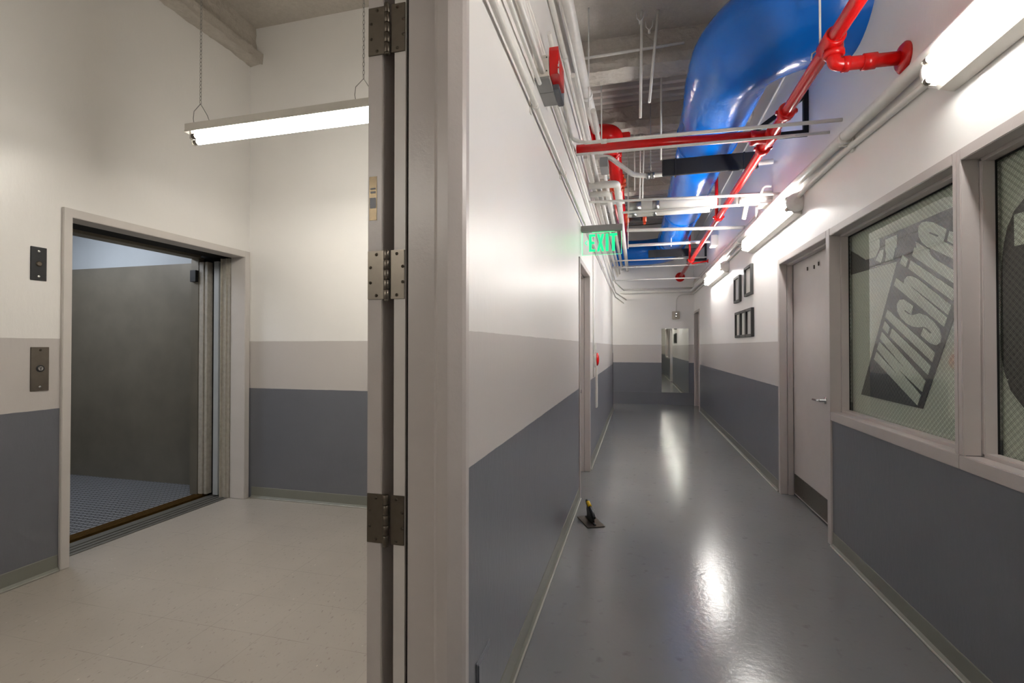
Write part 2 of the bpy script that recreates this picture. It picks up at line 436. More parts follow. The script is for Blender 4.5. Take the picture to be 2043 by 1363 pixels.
# door_4: far doorway on the right, only its frame and dark leaf
d4 = root('door_4', (XR, 11.55, 0), 'narrow grey doorway at the far right end beside the mirror', 'door', kind='structure')
put('door_frame', casing_x(XR, 1, 11.12, 11.98, 0, 2.15, depth=.12), M['trim'], d4)
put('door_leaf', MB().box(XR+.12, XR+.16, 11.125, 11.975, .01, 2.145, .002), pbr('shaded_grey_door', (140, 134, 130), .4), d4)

# door_2: recessed door in the left wall
d2 = root('door_2', (XL, 4.98, 0), 'recessed grey door in the left corridor wall below the exit sign', 'door', kind='structure')
put('door_frame', casing_x(XL, -1, 4.47, 5.40, 0, 2.155, depth=.10), M['trim'], d2)
put('door_leaf', MB().box(XL-.15, XL-.105, 4.475, 5.395, .012, 2.15, .002), M['trim_light'], d2)
kn = MB().lathe((XL-.105, 4.56, .965), (1, 0, 0), [(0, .03), (.008, .03), (.012, .012), (.065, .011), (.07, .024), (.095, .028), (.112, .02)])
put('door_knob', kn, M['chrome'], d2)

# ------------------------------------------------------------------ windows with wired glass
for n, (a, b) in enumerate(((2.449, 3.80), (.55, 2.396)), 1):
    w = root('window_%d' % n, (XR, (a+b)/2, .93), ('wired glass window next to the grey door' if n == 1 else 'wired glass window cut off by the right edge of the photo'), 'window', kind='structure')
    if n == 1: put('window_frame', casing_x(XR, 1, a, b, .93, 2.151, sill=.06, wl=.0265, wr=.004, depth=.105), M['trim'], w)
    else: put('window_frame', casing_x(XR, 1, a, b, .93, 2.151, sill=.06, wl=.05, wr=.0265, depth=.105), M['trim'], w)
    tag(put('gasket', MB().box(XR+.098, XR+.104, a+.010, a+.018, .945, 2.14).box(XR+.098, XR+.104, b-.018, b-.010, .945, 2.14).box(XR+.098, XR+.104, a+.01, b-.01, 2.13, 2.138), M['gap'], w), 'black glazing gasket')
    tag(put('glass_pane', MB().box(XR+.108, XR+.114, a+.004, b-.004, .935, 2.147), M['glass'], w), 'wired glass pane')
    tag(put('window_film', MB().box(XR+.124, XR+.127, a+.001, b-.001, .932, 2.150), M['film'], w), 'pale green film behind the glass')

# black printed posters behind the glass, outlines in metres (y, z) on the pane's plane
GX = XR+.123
po = root('slanted_word_poster', (GX, 3.1, 1.0), 'black poster with a big slanted pale word, behind the first window', 'poster')
put('black_sheet', MB().plate([(2.6, 2.032), (2.668, 2.032), (3.387, 2.036), (3.393, 1.981), (3.444, 1.934), (3.587, 1.939), (3.689, 1.989), (3.797, 2.037), (3.797, 1.876), (3.19, 1.865), (3.659, 1.066), (2.957, 1.059), (2.678, 1.542), (2.605, 1.67)], 'x', GX-.005, GX), M['decal_black'], po)
for q in [[(3.471, 1.303), (2.996, 1.072), (2.962, 1.129), (3.179, 1.253), (2.952, 1.147), (2.919, 1.205), (3.365, 1.471), (3.393, 1.429), (3.123, 1.266), (3.4, 1.412), (3.431, 1.367), (3.194, 1.224), (3.436, 1.35)], [(3.329, 1.534), (3.359, 1.491), (3.299, 1.456), (3.273, 1.495)], [(3.248, 1.487), (3.276, 1.44), (2.899, 1.238), (2.874, 1.285)], [(3.297, 1.6), (3.326, 1.555), (2.86, 1.304), (2.836, 1.351)], [(3.029, 1.6), (3.05, 1.554), (3.109, 1.585), (3.116, 1.579), (3.073, 1.557), (3.03, 1.549), (2.968, 1.555), (2.904, 1.538), (2.843, 1.505), (2.8, 1.467), (2.785, 1.429), (2.795, 1.4), (2.826, 1.388), (2.873, 1.396), (2.958, 1.439), (2.931, 1.478), (2.872, 1.445), (2.864, 1.451), (2.9, 1.475), (2.934, 1.483), (2.979, 1.481), (3.031, 1.487), (3.091, 1.506), (3.153, 1.542), (3.188, 1.581), (3.192, 1.621), (3.163, 1.643), (3.117, 1.641)], [(3.197, 1.771), (3.116, 1.728), (3.111, 1.75), (3.079, 1.764), (3.036, 1.758), (2.977, 1.735), (2.707, 1.575), (2.729, 1.53), (3.032, 1.7), (3.045, 1.704), (2.737, 1.519), (2.763, 1.477), (3.224, 1.732)], [(3.127, 1.89), (3.155, 1.847), (3.096, 1.814), (3.071, 1.854)], [(3.047, 1.845), (3.07, 1.804), (2.695, 1.595), (2.671, 1.641)], [(2.999, 1.936), (2.873, 1.868), (2.867, 1.843), (2.822, 1.809), (2.642, 1.713), (2.643, 1.652), (3.032, 1.866), (3.008, 1.909), (2.987, 1.898)], [(2.972, 1.99), (2.966, 2.012), (2.936, 2.022), (2.893, 2.016), (2.841, 1.998), (2.736, 1.939), (2.76, 1.887), (2.634, 1.818), (2.635, 1.764), (2.793, 1.84), (2.895, 1.887), (2.942, 1.921), (2.969, 1.957)], [(2.713, 1.925), (2.73, 1.882), (2.634, 1.83), (2.633, 1.89)]]:
    put('letter', MB().plate(q, 'x', GX-.008, GX-.0052), M['decal_pale'], po)
put('letter_counter', MB().plate([(2.869, 1.956), (2.795, 1.922), (2.8, 1.916), (2.868, 1.948)], 'x', GX-.0095, GX-.0082), M['decal_black'], po)
for q in [[(3.316, 2.013), (3.181, 2.014), (3.189, 1.945), (3.206, 1.939), (3.232, 1.88), (3.323, 1.883), (3.307, 1.927), (3.317, 1.945)], [(3.381, 1.962), (3.338, 1.96), (3.349, 1.914), (3.374, 1.886), (3.438, 1.913)]]:
    put('pale_shape', MB().plate(q, 'x', GX-.008, GX-.0052), M['decal_pale'], po)
p2 = root('round_poster', (GX, 2.0, 1.1), 'large rounded black shape behind the window at the right photo edge', 'poster')
put('black_sheet', MB().plate([(2.264, 1.945), (2.315, 1.909), (2.351, 1.855), (2.371, 1.794), (2.383, 1.724), (2.388, 1.648), (2.391, 1.485), (2.39, 1.339), (2.377, 1.282), (2.345, 1.21), (2.275, 1.146), (2.0639999999999996, 1.0759999999999998), (1.853, 1.146), (1.783, 1.21), (1.751, 1.282), (1.738, 1.339), (1.737, 1.485), (1.74, 1.648), (1.745, 1.724), (1.757, 1.794), (1.777, 1.855), (1.813, 1.909), (1.864, 1.945), (2.0639999999999996, 2.005)], 'x', GX-.005, GX), M['decal_black'], p2)
put('pale_shape', MB().plate([(2.31, 1.772), (2.311, 1.895), (2.26, 1.894), (2.219, 1.892), (2.221, 1.773), (2.261, 1.771)], 'x', GX-.008, GX-.0052), M['decal_pale'], p2)


# ------------------------------------------------------------------ open door and its frame beside the viewpoint
d3 = root('door_3', (-.70, 1.40, 0), 'open grey steel door seen edge-on with three steel hinges', 'door', kind='structure')
fr = MB().prism([(-.68, 1.36), (-.594, 1.36), (-.590, 1.356), (-.583, 1.348), (-.578, 1.346), (-.545, 1.346), (-.540, 1.349), (-.508, 1.372), (-.500, 1.384), (-.500, 1.41), (-.68, 1.41)], 0, 2.9)
tag(put('door_frame', fr, M['trim'], d3), 'wide grey frame with moulded stop')
put('frame_rabbet', MB().prism([(-.728, 1.36), (-.690, 1.36), (-.690, 1.5), (-.728, 1.5)], 0, 2.9), M['trim_light'], d3)
put('frame_gap', MB().box(-.6895, -.6805, 1.372, 1.41, 0, 2.9), M['gap'], d3)
lf = MB().box(-.820, -.769, 1.36, 2.26, .012, 2.9, .002)
put('door_leaf', lf, M['trim'], d3)
lb = put('rating_label', MB().box(-.814, -.788, 1.3585, 1.36, 1.777, 1.915), M['label_metal'], d3)
put('label_print', MB().box(-.812, -.790, 1.3578, 1.3586, 1.815, 1.848).box(-.810, -.792, 1.3578, 1.3586, 1.862, 1.868).box(-.810, -.792, 1.3578, 1.3586, 1.874, 1.879), M['label_blue'], lb)
def hinge(z0, mat):
    x = [(-.818, -.762), (-.738, -.6915)]
    for i, (a, b) in enumerate(x):
        p = put('hinge_leaf', MB().box(a, b, 1.3565, 1.3605, z0, z0+.152, .001), mat, d3)
        for (dx, zz) in (((.55, .012), (.18, .052), (.18, .1), (.55, .14)) if i == 0 else ((.45, .012), (.88, .052), (.88, .1), (.45, .14))):
            xx = a+(b-a)*dx
            put('screw', MB().lathe((xx, 1.3572, z0+zz), (0, -1, 0), [(0, .0052), (.0012, .0052), (.0013, .0038), (.0006, .0036), (.0006, .001)], 10), M['screw_head'], p)
    k = MB()
    for q in range(5):
        k.lathe((-.750, 1.352, z0-.002+q*.0312), (0, 0, 1), [(0, .0082), (.001, .0094), (.029, .0094), (.03, .0082)], 16)
    k.lathe((-.750, 1.352, z0-.008), (0, 0, 1), [(0, .005), (.003, .008), (.006, .008)], 14)
    put('hinge_knuckle', k, mat, d3)
for z0, mt in ((2.297, M['steel_dull']), (1.528, M['steel']), (.770, M['steel_dull'])): hinge(z0, mt)

# ------------------------------------------------------------------ elevator
ef = MB()
ef.box(XE-.14, XE+.02, 2.205, 2.256, 0, 2.25, .003); ef.box(XE-.14, XE+.02, 3.645, 3.70, 0, 2.25, .003); ef.box(XE-.14, XE+.018, 2.25, 3.65, 2.195, 2.25, .003)
S(put('trim_7', ef, M['trim_light']), 'pale grey metal frame around the elevator opening', 'door frame')
ed = root('elevator_door', (-3.72, 3.64, 0), 'edges of the retracted elevator doors at the right side of the opening', 'door')
put('strike_jamb', MB().box(-3.70, -3.604, 3.638, 3.70, .003, 2.19, .002).box(-3.70, -3.69, 3.626, 3.64, .003, 2.19, .002).box(-3.645, -3.637, 3.63, 3.64, .003, 2.19, .001), M['door_edge'], ed)
tag(put('hoistway_panel', MB().box(-3.79, -3.735, 3.644, 3.70, .015, 2.17, .002), pbr('pale_grey_door_edge', (168, 172, 174), .45), ed), 'pale blue-grey door edge')
tag(put('cab_panel', MB().box(-3.95, -3.90, 3.636, 3.70, .015, 2.17, .002).box(-3.888, -3.858, 3.640, 3.70, .015, 2.17, .002), M['door_edge'], ed), 'scraped pale door edge')
S(put('trim_8', MB().box(-4.0, -3.60, 3.70, 3.74, 0, 2.4).box(-3.86, -3.60, 2.0, 3.74, 2.215, 2.26).box(-3.86, -3.60, 2.0, 2.03, 0, 2.3), M['gap']), 'dark gap around the elevator shaft edge', 'shaft')
cab = root('elevator_cab', (-5, 2.9, 0), 'dark metal elevator cab with diamond plate floor standing open', 'elevator')
put('side_panel', MB().box(-6.3, -4.04, 3.88, 3.92, 0, 2.215).box(-6.35, -6.3, 1.9, 3.92, 0, 2.215).box(-6.3, -4.04, 1.88, 1.9, 0, 2.215), M['cab_metal'], cab)
tag(put('upper_panel', MB().box(-6.3, -4.04, 3.885, 3.93, 2.215, 2.75).box(-6.36, -6.31, 1.9, 3.92, 2.215, 2.75).box(-6.3, -4.04, 1.87, 1.89, 2.215, 2.75), M['cab_upper'], cab), 'pale blue-grey upper wall panel')
put('cab_ceiling', MB().box(-6.35, -3.9, 1.87, 3.93, 2.75, 2.78), M['cab_upper'], cab)
tag(put('cab_lamp', MB().box(-5.6, -4.7, 2.6, 3.2, 2.72, 2.749), M['cab_lamp'], cab), 'lit ceiling panel inside the cab')
tag(put('cab_floor', MB().box(-6.3, -4.0, 1.9, 3.88, -.02, .004), M['plate'], cab), 'diamond plate floor')
rp = put('return_panel', MB().box(-4.05, -3.96, 3.64, 3.92, .004, 2.22, .003).box(-4.05, -3.96, 1.88, 2.1, .004, 2.22, .003).box(-4.05, -3.93, 2.1, 3.64, 2.205, 2.75, .003), M['cab_metal'], cab)
tag(put('sensor_box', MB().box(-4.03, -3.965, 3.61, 3.64, 1.985, 2.093, .002), M['black_metal'], rp), 'black sensor box')
sl = MB().box(-4.0, -3.90, 2.0, 3.7, -.03, .004)
for k in range(4): sl.box(-3.995+k*.025, -3.985+k*.025, 2.0, 3.7, .003, .009)
tag(put('cab_sill', sl, M['brass'], cab), 'worn brass door sill')
hs = MB().box(-3.86, -3.60, 2.0, 3.70, -.08, -.002)
for k in range(4): hs.box(-3.80+k*.05, -3.766+k*.05, 2.0, 3.70, -.003, .005)
S(put('trim_9', hs, M['sill']), 'grooved grey metal sill at the elevator threshold', 'sill')

# call plates
pl = root('key_switch_plate', (XE, 2.09, 1.78), 'black rectangular key switch plate high on the wall left of the elevator', 'switch plate')
put('cover_plate', MB().box(XE, XE+.005, 2.047, 2.128, 1.775, 1.975, .0015), M['black_metal'], pl)
put('key_cylinder', MB().lathe((XE+.004, 2.088, 1.875), (1, 0, 0), [(0, .016), (.004, .016), (.005, .012), (.007, .011)]), M['steel_dull'], pl)
for zz in (1.80, 1.95): put('screw', MB().lathe((XE+.004, 2.088, zz), (1, 0, 0), [(0, .008), (.002, .008), (.003, .004)]), M['chrome'], pl)
pl = root('call_button_plate', (XE, 2.10, 1.11), 'brushed steel key plate in the warm grey stripe left of the elevator', 'switch plate')
put('cover_plate', MB().box(XE, XE+.005, 2.052, 2.145, 1.115, 1.378, .0015), M['steel'], pl)
kc = put('key_cylinder', MB().lathe((XE+.004, 2.10, 1.25), (1, 0, 0), [(0, .021), (.003, .021), (.004, .017), (.004, .015)]), M['black_metal'], pl)
put('key_face', MB().lathe((XE+.008, 2.10, 1.25), (1, 0, 0), [(0, .014), (.002, .013)]), M['chrome'], kc)
put('key_slot', MB().box(XE+.0095, XE+.0108, 2.0985, 2.1015, 1.238, 1.252).plate([(2.0925, 1.259), (2.0985, 1.248), (2.1015, 1.248), (2.1075, 1.259), (2.1045, 1.259), (2.10, 1.252), (2.0955, 1.259)], 'x', XE+.0095, XE+.0108), M['black_metal'], kc)
for zz in (1.14, 1.36): put('screw', MB().lathe((XE+.004, 2.10, zz), (1, 0, 0), [(0, .007), (.002, .007), (.003, .003)]), M['chrome' if zz < 1.2 else 'screw'], pl)

# ------------------------------------------------------------------ lobby lamp on chains
def hanging_lamp(ox, oy, oz, label):
    L = root('hanging_fluorescent_lamp', (-2.0+ox, 2.39+oy, 2.68+oz), label, 'lamp', 'hanging two-tube lamps')
    X = lambda v: v+ox
    y0, z0 = 2.39+oy, oz
    put('housing', MB().plate([(y0-.055, 2.735+z0), (y0-.055, 2.70+z0), (y0-.06, 2.684+z0), (y0+.06, 2.684+z0), (y0+.055, 2.70+z0), (y0+.055, 2.735+z0)], 'x', X(-2.655), X(-1.39)), M['white_paint'], L)
    for yy, zz, xa in ((y0-.045, 2.655+z0, X(-2.575)), (y0+.045, 2.665+z0, X(-2.66))):
        t = put('tube', MB().cyl((xa, yy, zz), (X(-1.40), yy, zz), .0165, 14), M['tube_lobby'], L)
        for q in (xa-.025, X(-1.40)): put('tube_cap', MB().cyl((q, yy, zz), (q+.025, yy, zz), .0172, 14), M['steel'], t)
        for q in (xa-.04, X(-1.375)): put('lampholder', MB().box(q, q+.015, yy-.014, yy+.014, zz-.018, 2.70+z0, .003), M['white_paint'], L)
    for cx in (X(-2.595), X(-1.47)):
        put('wire_hook', MB().sweep([(cx+a, y0, b+z0) for a, b in ((-.045, 2.735), (-.055, 2.79), (-.05, 2.835), (0, 2.875), (.05, 2.80), (.08, 2.735))], .0022, 6), M['galv'], L)
        ch = MB(); z = 2.872+z0; k = 0
        while z < ZC-.01:
            a = Vector((.006, 0, 0) if k % 2 else (0, .006, 0)); c = Vector((cx, y0, z+.014))
            ch.sweep([c+a*math.cos(q)+Vector((0, 0, .014*math.sin(q))) for q in [i*PI/4 for i in range(9)]], .0014, 5, cap=False); z += .0235; k += 1
        put('chain', ch, M['galv'], L)
hanging_lamp(0, 0, 0, 'white two-tube fluorescent lamp hanging on chains in the elevator lobby')
hanging_lamp(0, -3.6, 0, 'added hanging lamp, unseen behind the viewpoint, brightening the lobby')  # extra lamp out of view, added to lift the lobby brightness
hanging_lamp(.35, 4.6, 1.1, 'added hanging lamp, hidden behind the left pipes, brightening the ceiling deck')  # hidden fill lamp, added to brighten the deck and beams
hanging_lamp(.55, 8.6, .25, 'added hanging lamp, unseen in the side passage, brightening the corridor end')  # unseen lamp added to light up the dark far end

# ------------------------------------------------------------------ corridor wall lamps
M['tube_near'] = emit('lit_fluorescent_tube_near', (255, 252, 248), 34)
def corridor_lamp(y0, y1, label, tube='tube'):
    r = root('wall_fluorescent_lamp', (XR-.03, (y0+y1)/2, 2.47), label, 'lamp', 'two-tube lamps along the right corridor wall')
    put('housing', MB().plate([(XR-.004, 2.655), (XR-.062, 2.635), (XR-.075, 2.62), (XR-.075, 2.49), (XR-.062, 2.475), (XR-.004, 2.462)], 'y', y0, y1), M['white_paint'], r)
    for zz in (2.598, 2.512):
        t = put('tube', MB().cyl((XR-.106, y0+.03, zz), (XR-.106, y1-.03, zz), .0165, 14), M[tube], r)
        for q in (y0+.008, y1-.03):
            put('tube_cap', MB().cyl((XR-.106, q, zz), (XR-.106, q+.022, zz), .017), M['steel'], t)
        for yy in (y0, y1-.008):
            put('lampholder', MB().plate([(XR-.07, zz-.022), (XR-.118, zz-.014), (XR-.126, zz), (XR-.118, zz+.014), (XR-.07, zz+.022)], 'y', yy, yy+.008), M['white_paint'], r)
    for yy, s in ((y0, -1), (y1, 1)):
        put('end_cap', MB().lathe((XR-.045, yy, 2.56), (0, s, 0), [(0, .078), (.02, .076), (.04, .06), (.05, .03)], 24), M['white_pipe'], r)
    return r
corridor_lamp(.72, 2.44, 'nearest lit two-tube lamp on the right wall, above the windows', 'tube_near')
l1 = corridor_lamp(4.40, 6.12, 'middle lit two-tube lamp on the right wall, above the grey door')
copy_tree(l1, (0, 3.22, 0), 'farthest lit two-tube lamp on the right wall, above the picture frames')

# ------------------------------------------------------------------ picture frames
FG = 'black picture frames on the right wall'
def frame(y0, y1, z0, z1, label, w=.032):
    r = root('picture_frame', (XR, (y0+y1)/2, z0), label, 'picture frame', FG)
    m = MB(); a, b = XR-.034, XR-.001
    m.box(a, b, y0, y0+w, z0, z1, .003); m.box(a, b, y1-w, y1, z0, z1, .003); m.box(a, b, y0+w-.001, y1-w+.001, z0, z0+w, .003); m.box(a, b, y0+w-.001, y1-w+.001, z1-w, z1, .003)
    put('frame_border', m, M['frame_black'], r)
    put('print', MB().box(XR-.012, XR-.008, y0+w-.004, y1-w+.004, z0+w-.004, z1-w+.004), M['paper'], r)
    return r
p = frame(6.08, 6.40, 1.498, 1.835, 'nearest of the three touching black picture frames in the lower row')
copy_tree(p, (0, .325, 0), 'middle of the three touching black picture frames in the lower row')
copy_tree(p, (0, .65, 0), 'farthest of the three touching black picture frames in the lower row')
frame(6.10, 6.47, 1.99, 2.345, 'nearer and higher of the two separate black picture frames in the upper row')
frame(6.76, 7.12, 1.965, 2.31, 'farther of the two separate black picture frames in the upper row')

# ------------------------------------------------------------------ exit sign
e = root('exit_sign', (-.32, 4.66, 2.25), 'green lit exit sign sticking out from the left wall above the recessed door', 'sign')
put('housing', MB().box(XL, -.125, 4.63, 4.69, 2.478, 2.535, .003), M['grey_box'], e)
pn = put('acrylic_panel', MB().box(XL+.006, -.135, 4.657, 4.663, 2.258, 2.478), M['acrylic'], e)
put('lit_edge', MB().box(XL+.006, -.135, 4.6565, 4.6635, 2.2555, 2.2575).box(XL+.006, XL+.010, 4.6565, 4.6635, 2.258, 2.474).box(-.137, -.134, 4.6565, 4.6635, 2.258, 2.474).box(XL+.10, -.2, 4.6565, 4.6635, 2.470, 2.474), M['exit_edge'], pn)
G = MB(); zb, zt = 2.288, 2.452; yy = (4.650, 4.656)
def gl(poly): G.plate([(-.437+x, zb+z*(zt-zb)) for x, z in poly], 'y', *yy)
gl([(0, 0), (.058, 0), (.058, .13), (.024, .13), (.024, .44), (.050, .44), (.050, .57), (.024, .57), (.024, .87), (.058, .87), (.058, 1), (0, 1)])
x = .074
gl([(x, 0), (x+.025, 0), (x+.034, .30), (x+.043, 0), (x+.068, 0), (x+.047, .51), (x+.067, 1), (x+.043, 1), (x+.034, .72), (x+.025, 1), (x+.001, 1), (x+.021, .51)])
gl([(.156, 0), (.182, 0), (.182, 1), (.156, 1)])
gl([(.215, 0), (.240, 0), (.240, .87), (.262, .87), (.262, 1), (.193, 1), (.193, .87), (.215, .87)])
tag(put('lettering', G, M['exit_green'], e), 'glowing green EXIT lettering')
put('arrow', MB().plate([(-.478, 2.372), (-.456, 2.398), (-.449, 2.392), (-.467, 2.372), (-.449, 2.352), (-.456, 2.346)], 'y', *yy), M['exit_edge'], e)

# ------------------------------------------------------------------ mirror, junction box, bell, pull station
mr = root('wall_mirror', (.88, YE, .292), 'tall frameless mirror on the end wall standing on the base panel', 'mirror')
put('mirror_glass', MB().box(.578, 1.19, YE-.012, YE-.002, .292, 1.81, .001), M['mirror'], mr)
for xx in (.68, 1.09):
    for zz in (1.80, .285): put('mirror_clip', MB().box(xx-.015, xx+.015, YE-.016, YE, zz, zz+.02), M['chrome'], mr)
el = root('emergency_light', (.90, YE, 2.04), 'small beige boxed light with conduit above the mirror', 'emergency light')
put('housing', MB().box(.82, .99, YE-.07, YE, 2.04, 2.22, .008), pbr('beige_box', (190, 182, 165), .5), el)
for zz in (2.16, 2.10): put('bulb', MB().lathe((.91, YE-.07, zz), (0, -1, 0), [(0, .02), (.02, .028), (.04, .024), (.05, .008)]), M['chrome'], el)
put('conduit', MB().sweep(bend([(.915, YE-.035, 2.22), (.915, YE-.03, 2.615), (XR-.01, YE-.03, 2.615)], .18, 10), .012, 10), M['white_pipe'], el)
fp = root('fire_bell', (XL, 6.26, 1.1), 'round red fire alarm on a pale box on the far left wall', 'alarm')
put('back_box', MB().box(XL, XL+.018, 6.18, 6.34, 1.13, 1.31, .004), M['white_paint'], fp)
put('red_cover', MB().lathe((XL+.018, 6.26, 1.22), (1, 0, 0), [(0, .082), (.006, .084), (.016, .076), (.024, .055), (.028, .02)], 24), M['red'], fp)
put('conduit', MB().sweep([(XL+.014, 5.82, 2.72), (XL+.014, 5.82, 1.02)], .0085, 8), M['white_pipe'], fp)
tag(put('cable_raceway', MB().box(XL, XL+.02, 6.24, 6.38, .60, 1.12, .003), M['white_paint']), 'pale vertical cable raceway running down from the red alarm', 'raceway')
tag(put('wall_plate', MB().box(XL, XL+.008, 6.17, 6.28, 1.335, 1.415, .002), M['paper']), 'small white plate on the wall above the red alarm', 'plate')
op = root('outlet_cover', (XL, 1.6, .2), 'dark grey painted low access cover on the near left corridor wall', 'cover')
put('cover_plate', MB().box(XL, XL+.009, 1.515, 1.645, .215, .337, .002), M['wall'], op)
put('box_rim', MB().box(XL, XL+.004, 1.507, 1.652, .205, .345, .001), M['wall'], op)

# ------------------------------------------------------------------ trowel left on the floor
tr = root('hand_trowel', (-.35, 3.84, 0), 'small steel trowel with black and yellow handle lying on the grey corridor floor', 'tool')
def tp(u, v, z):  # local frame of the trowel plate
    c, s = math.cos(-1.12), math.sin(-1.12); return (-.353+u*c-v*s, 3.855+u*s+v*c, z)
m = MB(); q = [tp(-.125, -.07, .004), tp(.125, -.07, .004), tp(.125, .07, .004), tp(-.125, .07, .004)]
a = [m.bm.verts.new(p) for p in q]; b = [m.bm.verts.new((p[0], p[1], .007)) for p in q]
m.bm.faces.new(a[::-1]); m.bm.faces.new(b)
for i in range(4): m.bm.faces.new((a[i], a[(i+1) % 4], b[(i+1) % 4], b[i]))
put('blade', m, M['steel_dull'], tr)
put('mounting_bar', MB().sweep([tp(-.10, 0, .011), tp(.10, 0, .011)], .008, 8).sweep(bend([tp(-.06, 0, .012), tp(-.08, 0, .08), tp(-.07, 0, .125)], .01), .006, 8).sweep(bend([tp(.06, 0, .012), tp(.07, 0, .05)], .01), .006, 8), M['black_metal'], tr)
hg = put('grip', MB().sweep([tp(-.09, 0, .145), tp(-.065, 0, .130), tp(-.02, 0, .108), tp(.03, 0, .08), tp(.075, 0, .055)], [.012, .017, .016, .018, .013], 12), M['black_metal'], tr)
put('grip_inlay', MB().sweep([tp(-.062, 0, .137), tp(-.015, 0, .115)], [.0155, .0155], 12), M['yellow'], hg)
m = MB(); q = [(-.07, .012), (.065, .012), (.065, .05), (-.07, .12)]
a = [m.bm.verts.new(tp(u, -.007, z)) for u, z in q]; b = [m.bm.verts.new(tp(u, .007, z)) for u, z in q]
m.bm.faces.new(a[::-1]); m.bm.faces.new(b)
for i in range(4): m.bm.faces.new((a[i], a[(i+1) % 4], b[(i+1) % 4], b[i]))
put('web', m, M['black_metal'], tr)

# ------------------------------------------------------------------ big blue duct
D = root('blue_duct', (.71, 6, 3.25), 'huge glossy blue round duct snaking along the corridor ceiling', 'duct')
dx, dz, r = .715, 3.56, .30
pts = [(dx, 11.0, dz+.02), (dx, 10, dz), (dx, 8, dz), (dx, 6, dz), (dx, 5.3, dz)]
put('straight_run', MB().sweep(pts, r-.025, 40), M['blue'], D)
arc = [(dx, 5.3, dz), (dx, 4.7, dz), (dx-.005, 4.3, dz)]
R = .63
for k in range(0, 13):
    t = k/12*PI/2; arc.append((dx+R*(1-math.cos(t)), 4.05-R*math.sin(t), dz-.03*k/12))
arc.append((XR+.02+.08, 4.05-R, dz-.03))
put('elbow', MB().sweep(arc, [r-.002]*2+[r+.012]+[r+.012+.02*k/13 for k in range(14)], 44), M['blue'], D)
end = [(dx, 10.6, dz+.01), (dx, 10.9, dz+.01)]
for k in range(0, 11):
    t = k/10*PI/2; end.append((dx-.65*(1-math.cos(t)), 11.1+.55*math.sin(t), dz+.01))
end += [(-.6, 11.65, dz+.01), (-2.4, 11.65, dz+.01)]
put('end_bend', MB().sweep(end, .29, 36), M['blue'], D)
for yy, rr in ((5.32, .302), (8.05, .281), (10.2, .281)):
    put('seam_ring', MB().lathe((dx, yy, dz), (0, 1, 0), [(0, rr-.02), (.001, rr+.006), (.02, rr+.006), (.021, rr-.02)], 40), M['blue'], D)

# black bars carrying the duct and the wall brackets
def bar(name, x0, x1, y, z0, z1, label, grp):
    r_ = root(name, ((x0+x1)/2, y, z0), label, 'duct support', grp)
    put('padded_bar', MB().box(x0, x1, y-.02, y+.02, z0, z1, .006), M['black'], r_)
    for q in (x0+.12, x1-.135):
        put('strap', MB().box(q, q+.015, y-.024, y+.05, z0-.004, z1+.004), M['black_metal'], r_)
GB = 'black bars under the blue duct'
bar('duct_support_bar', .255, 1.14, 5.09, 3.10, 3.262, 'long black padded bar under the blue duct, nearest the viewer', GB)
bar('duct_support_bar', .225, 1.10, 9.70, 3.10, 3.245, 'long black padded bar under the blue duct near its far bend', GB)
def bracket(y, xo, label):
    r_ = root('wall_bracket', (XR, y, 3.04), label, 'bracket', 'black triangular brackets on the right wall')
    put('bracket_frame', MB().box(XR-.035, XR, y-.02, y+.02, 3.04, 3.40, .003).box(xo, XR-.03, y-.02, y+.02, 3.04, 3.085, .003)
        .plate([(xo+.02, 3.085), (xo+.07, 3.085), (XR-.03, 3.33), (XR-.03, 3.385)], 'y', y-.015, y+.015), M['black'], r_)
bracket(4.25, .84, 'black triangular steel bracket on the right wall behind the red pipe')
bracket(9.95, .95, 'small black triangular bracket on the right wall by the far duct bend')

# ------------------------------------------------------------------ red pipes
rp_ = root('sprinkler_main_pipe', (1.0, 6, 2.9), 'long red sprinkler pipe running down the corridor right of the blue duct', 'pipe')
def rz(y): return 2.965+(y-2.8)*.007
def rx(y): return .985+(y-2.8)*.002
put('pipe_run', MB().sweep([(rx(t), t, rz(t)) for t in (.2, 2, 4, 8, 11.98)], .036, 18), M['red'], rp_)
put('wall_flange', MB().lathe((rx(12.08), 12.08, rz(12.08)), (0, -1, 0), [(0, .11), (.012, .11), (.03, .06), (.06, .045), (.1, .037)], 24), M['red'], rp_)
def coupling(y, rr=.056):
    m = MB().lathe((rx(y), y-.03, rz(y)), (0, 1, 0), [(0, rr-.008), (.004, rr), (.056, rr), (.06, rr-.008)], 20)
    for s in (-1, 1): m.box(rx(y)+s*.052-.016, rx(y)+s*.052+.016, y-.014, y+.014, rz(y)-.013, rz(y)+.013, .004)
    put('coupling', m, M['red'], rp_)
for y in (3.62, 4.25, 6.45, 9.63): coupling(y)
for y in (4.02,): put('tee_fitting', MB().lathe((rx(y), y-.09, rz(y)), (0, 1, 0), [(0, .046), (.01, .052), (.17, .052), (.18, .046)], 20).lathe((rx(y)-.03, y, rz(y)-.0), (-1, 0, 0), [(0, .05), (.07, .05), (.08, .056), (.11, .056), (.115, .045)], 20), M['red'], rp_)
put('hanger_rod', MB().cyl((.985, 2.99, 3.02), (.985, 2.99, ZC), .006, 8).lathe((.985, 2.99, 3.012), (0, 0, 1), [(0, .012), (.02, .012)], 8)
    .sweep([(rx(3)-.045, 2.99, rz(3)), (rx(3)-.04, 2.99, rz(3)+.035), (rx(3), 2.99, rz(3)+.06), (rx(3)+.04, 2.99, rz(3)+.035), (rx(3)+.045, 2.99, rz(3))], .004, 6), M['white_pipe'], rp_)
y = 2.838
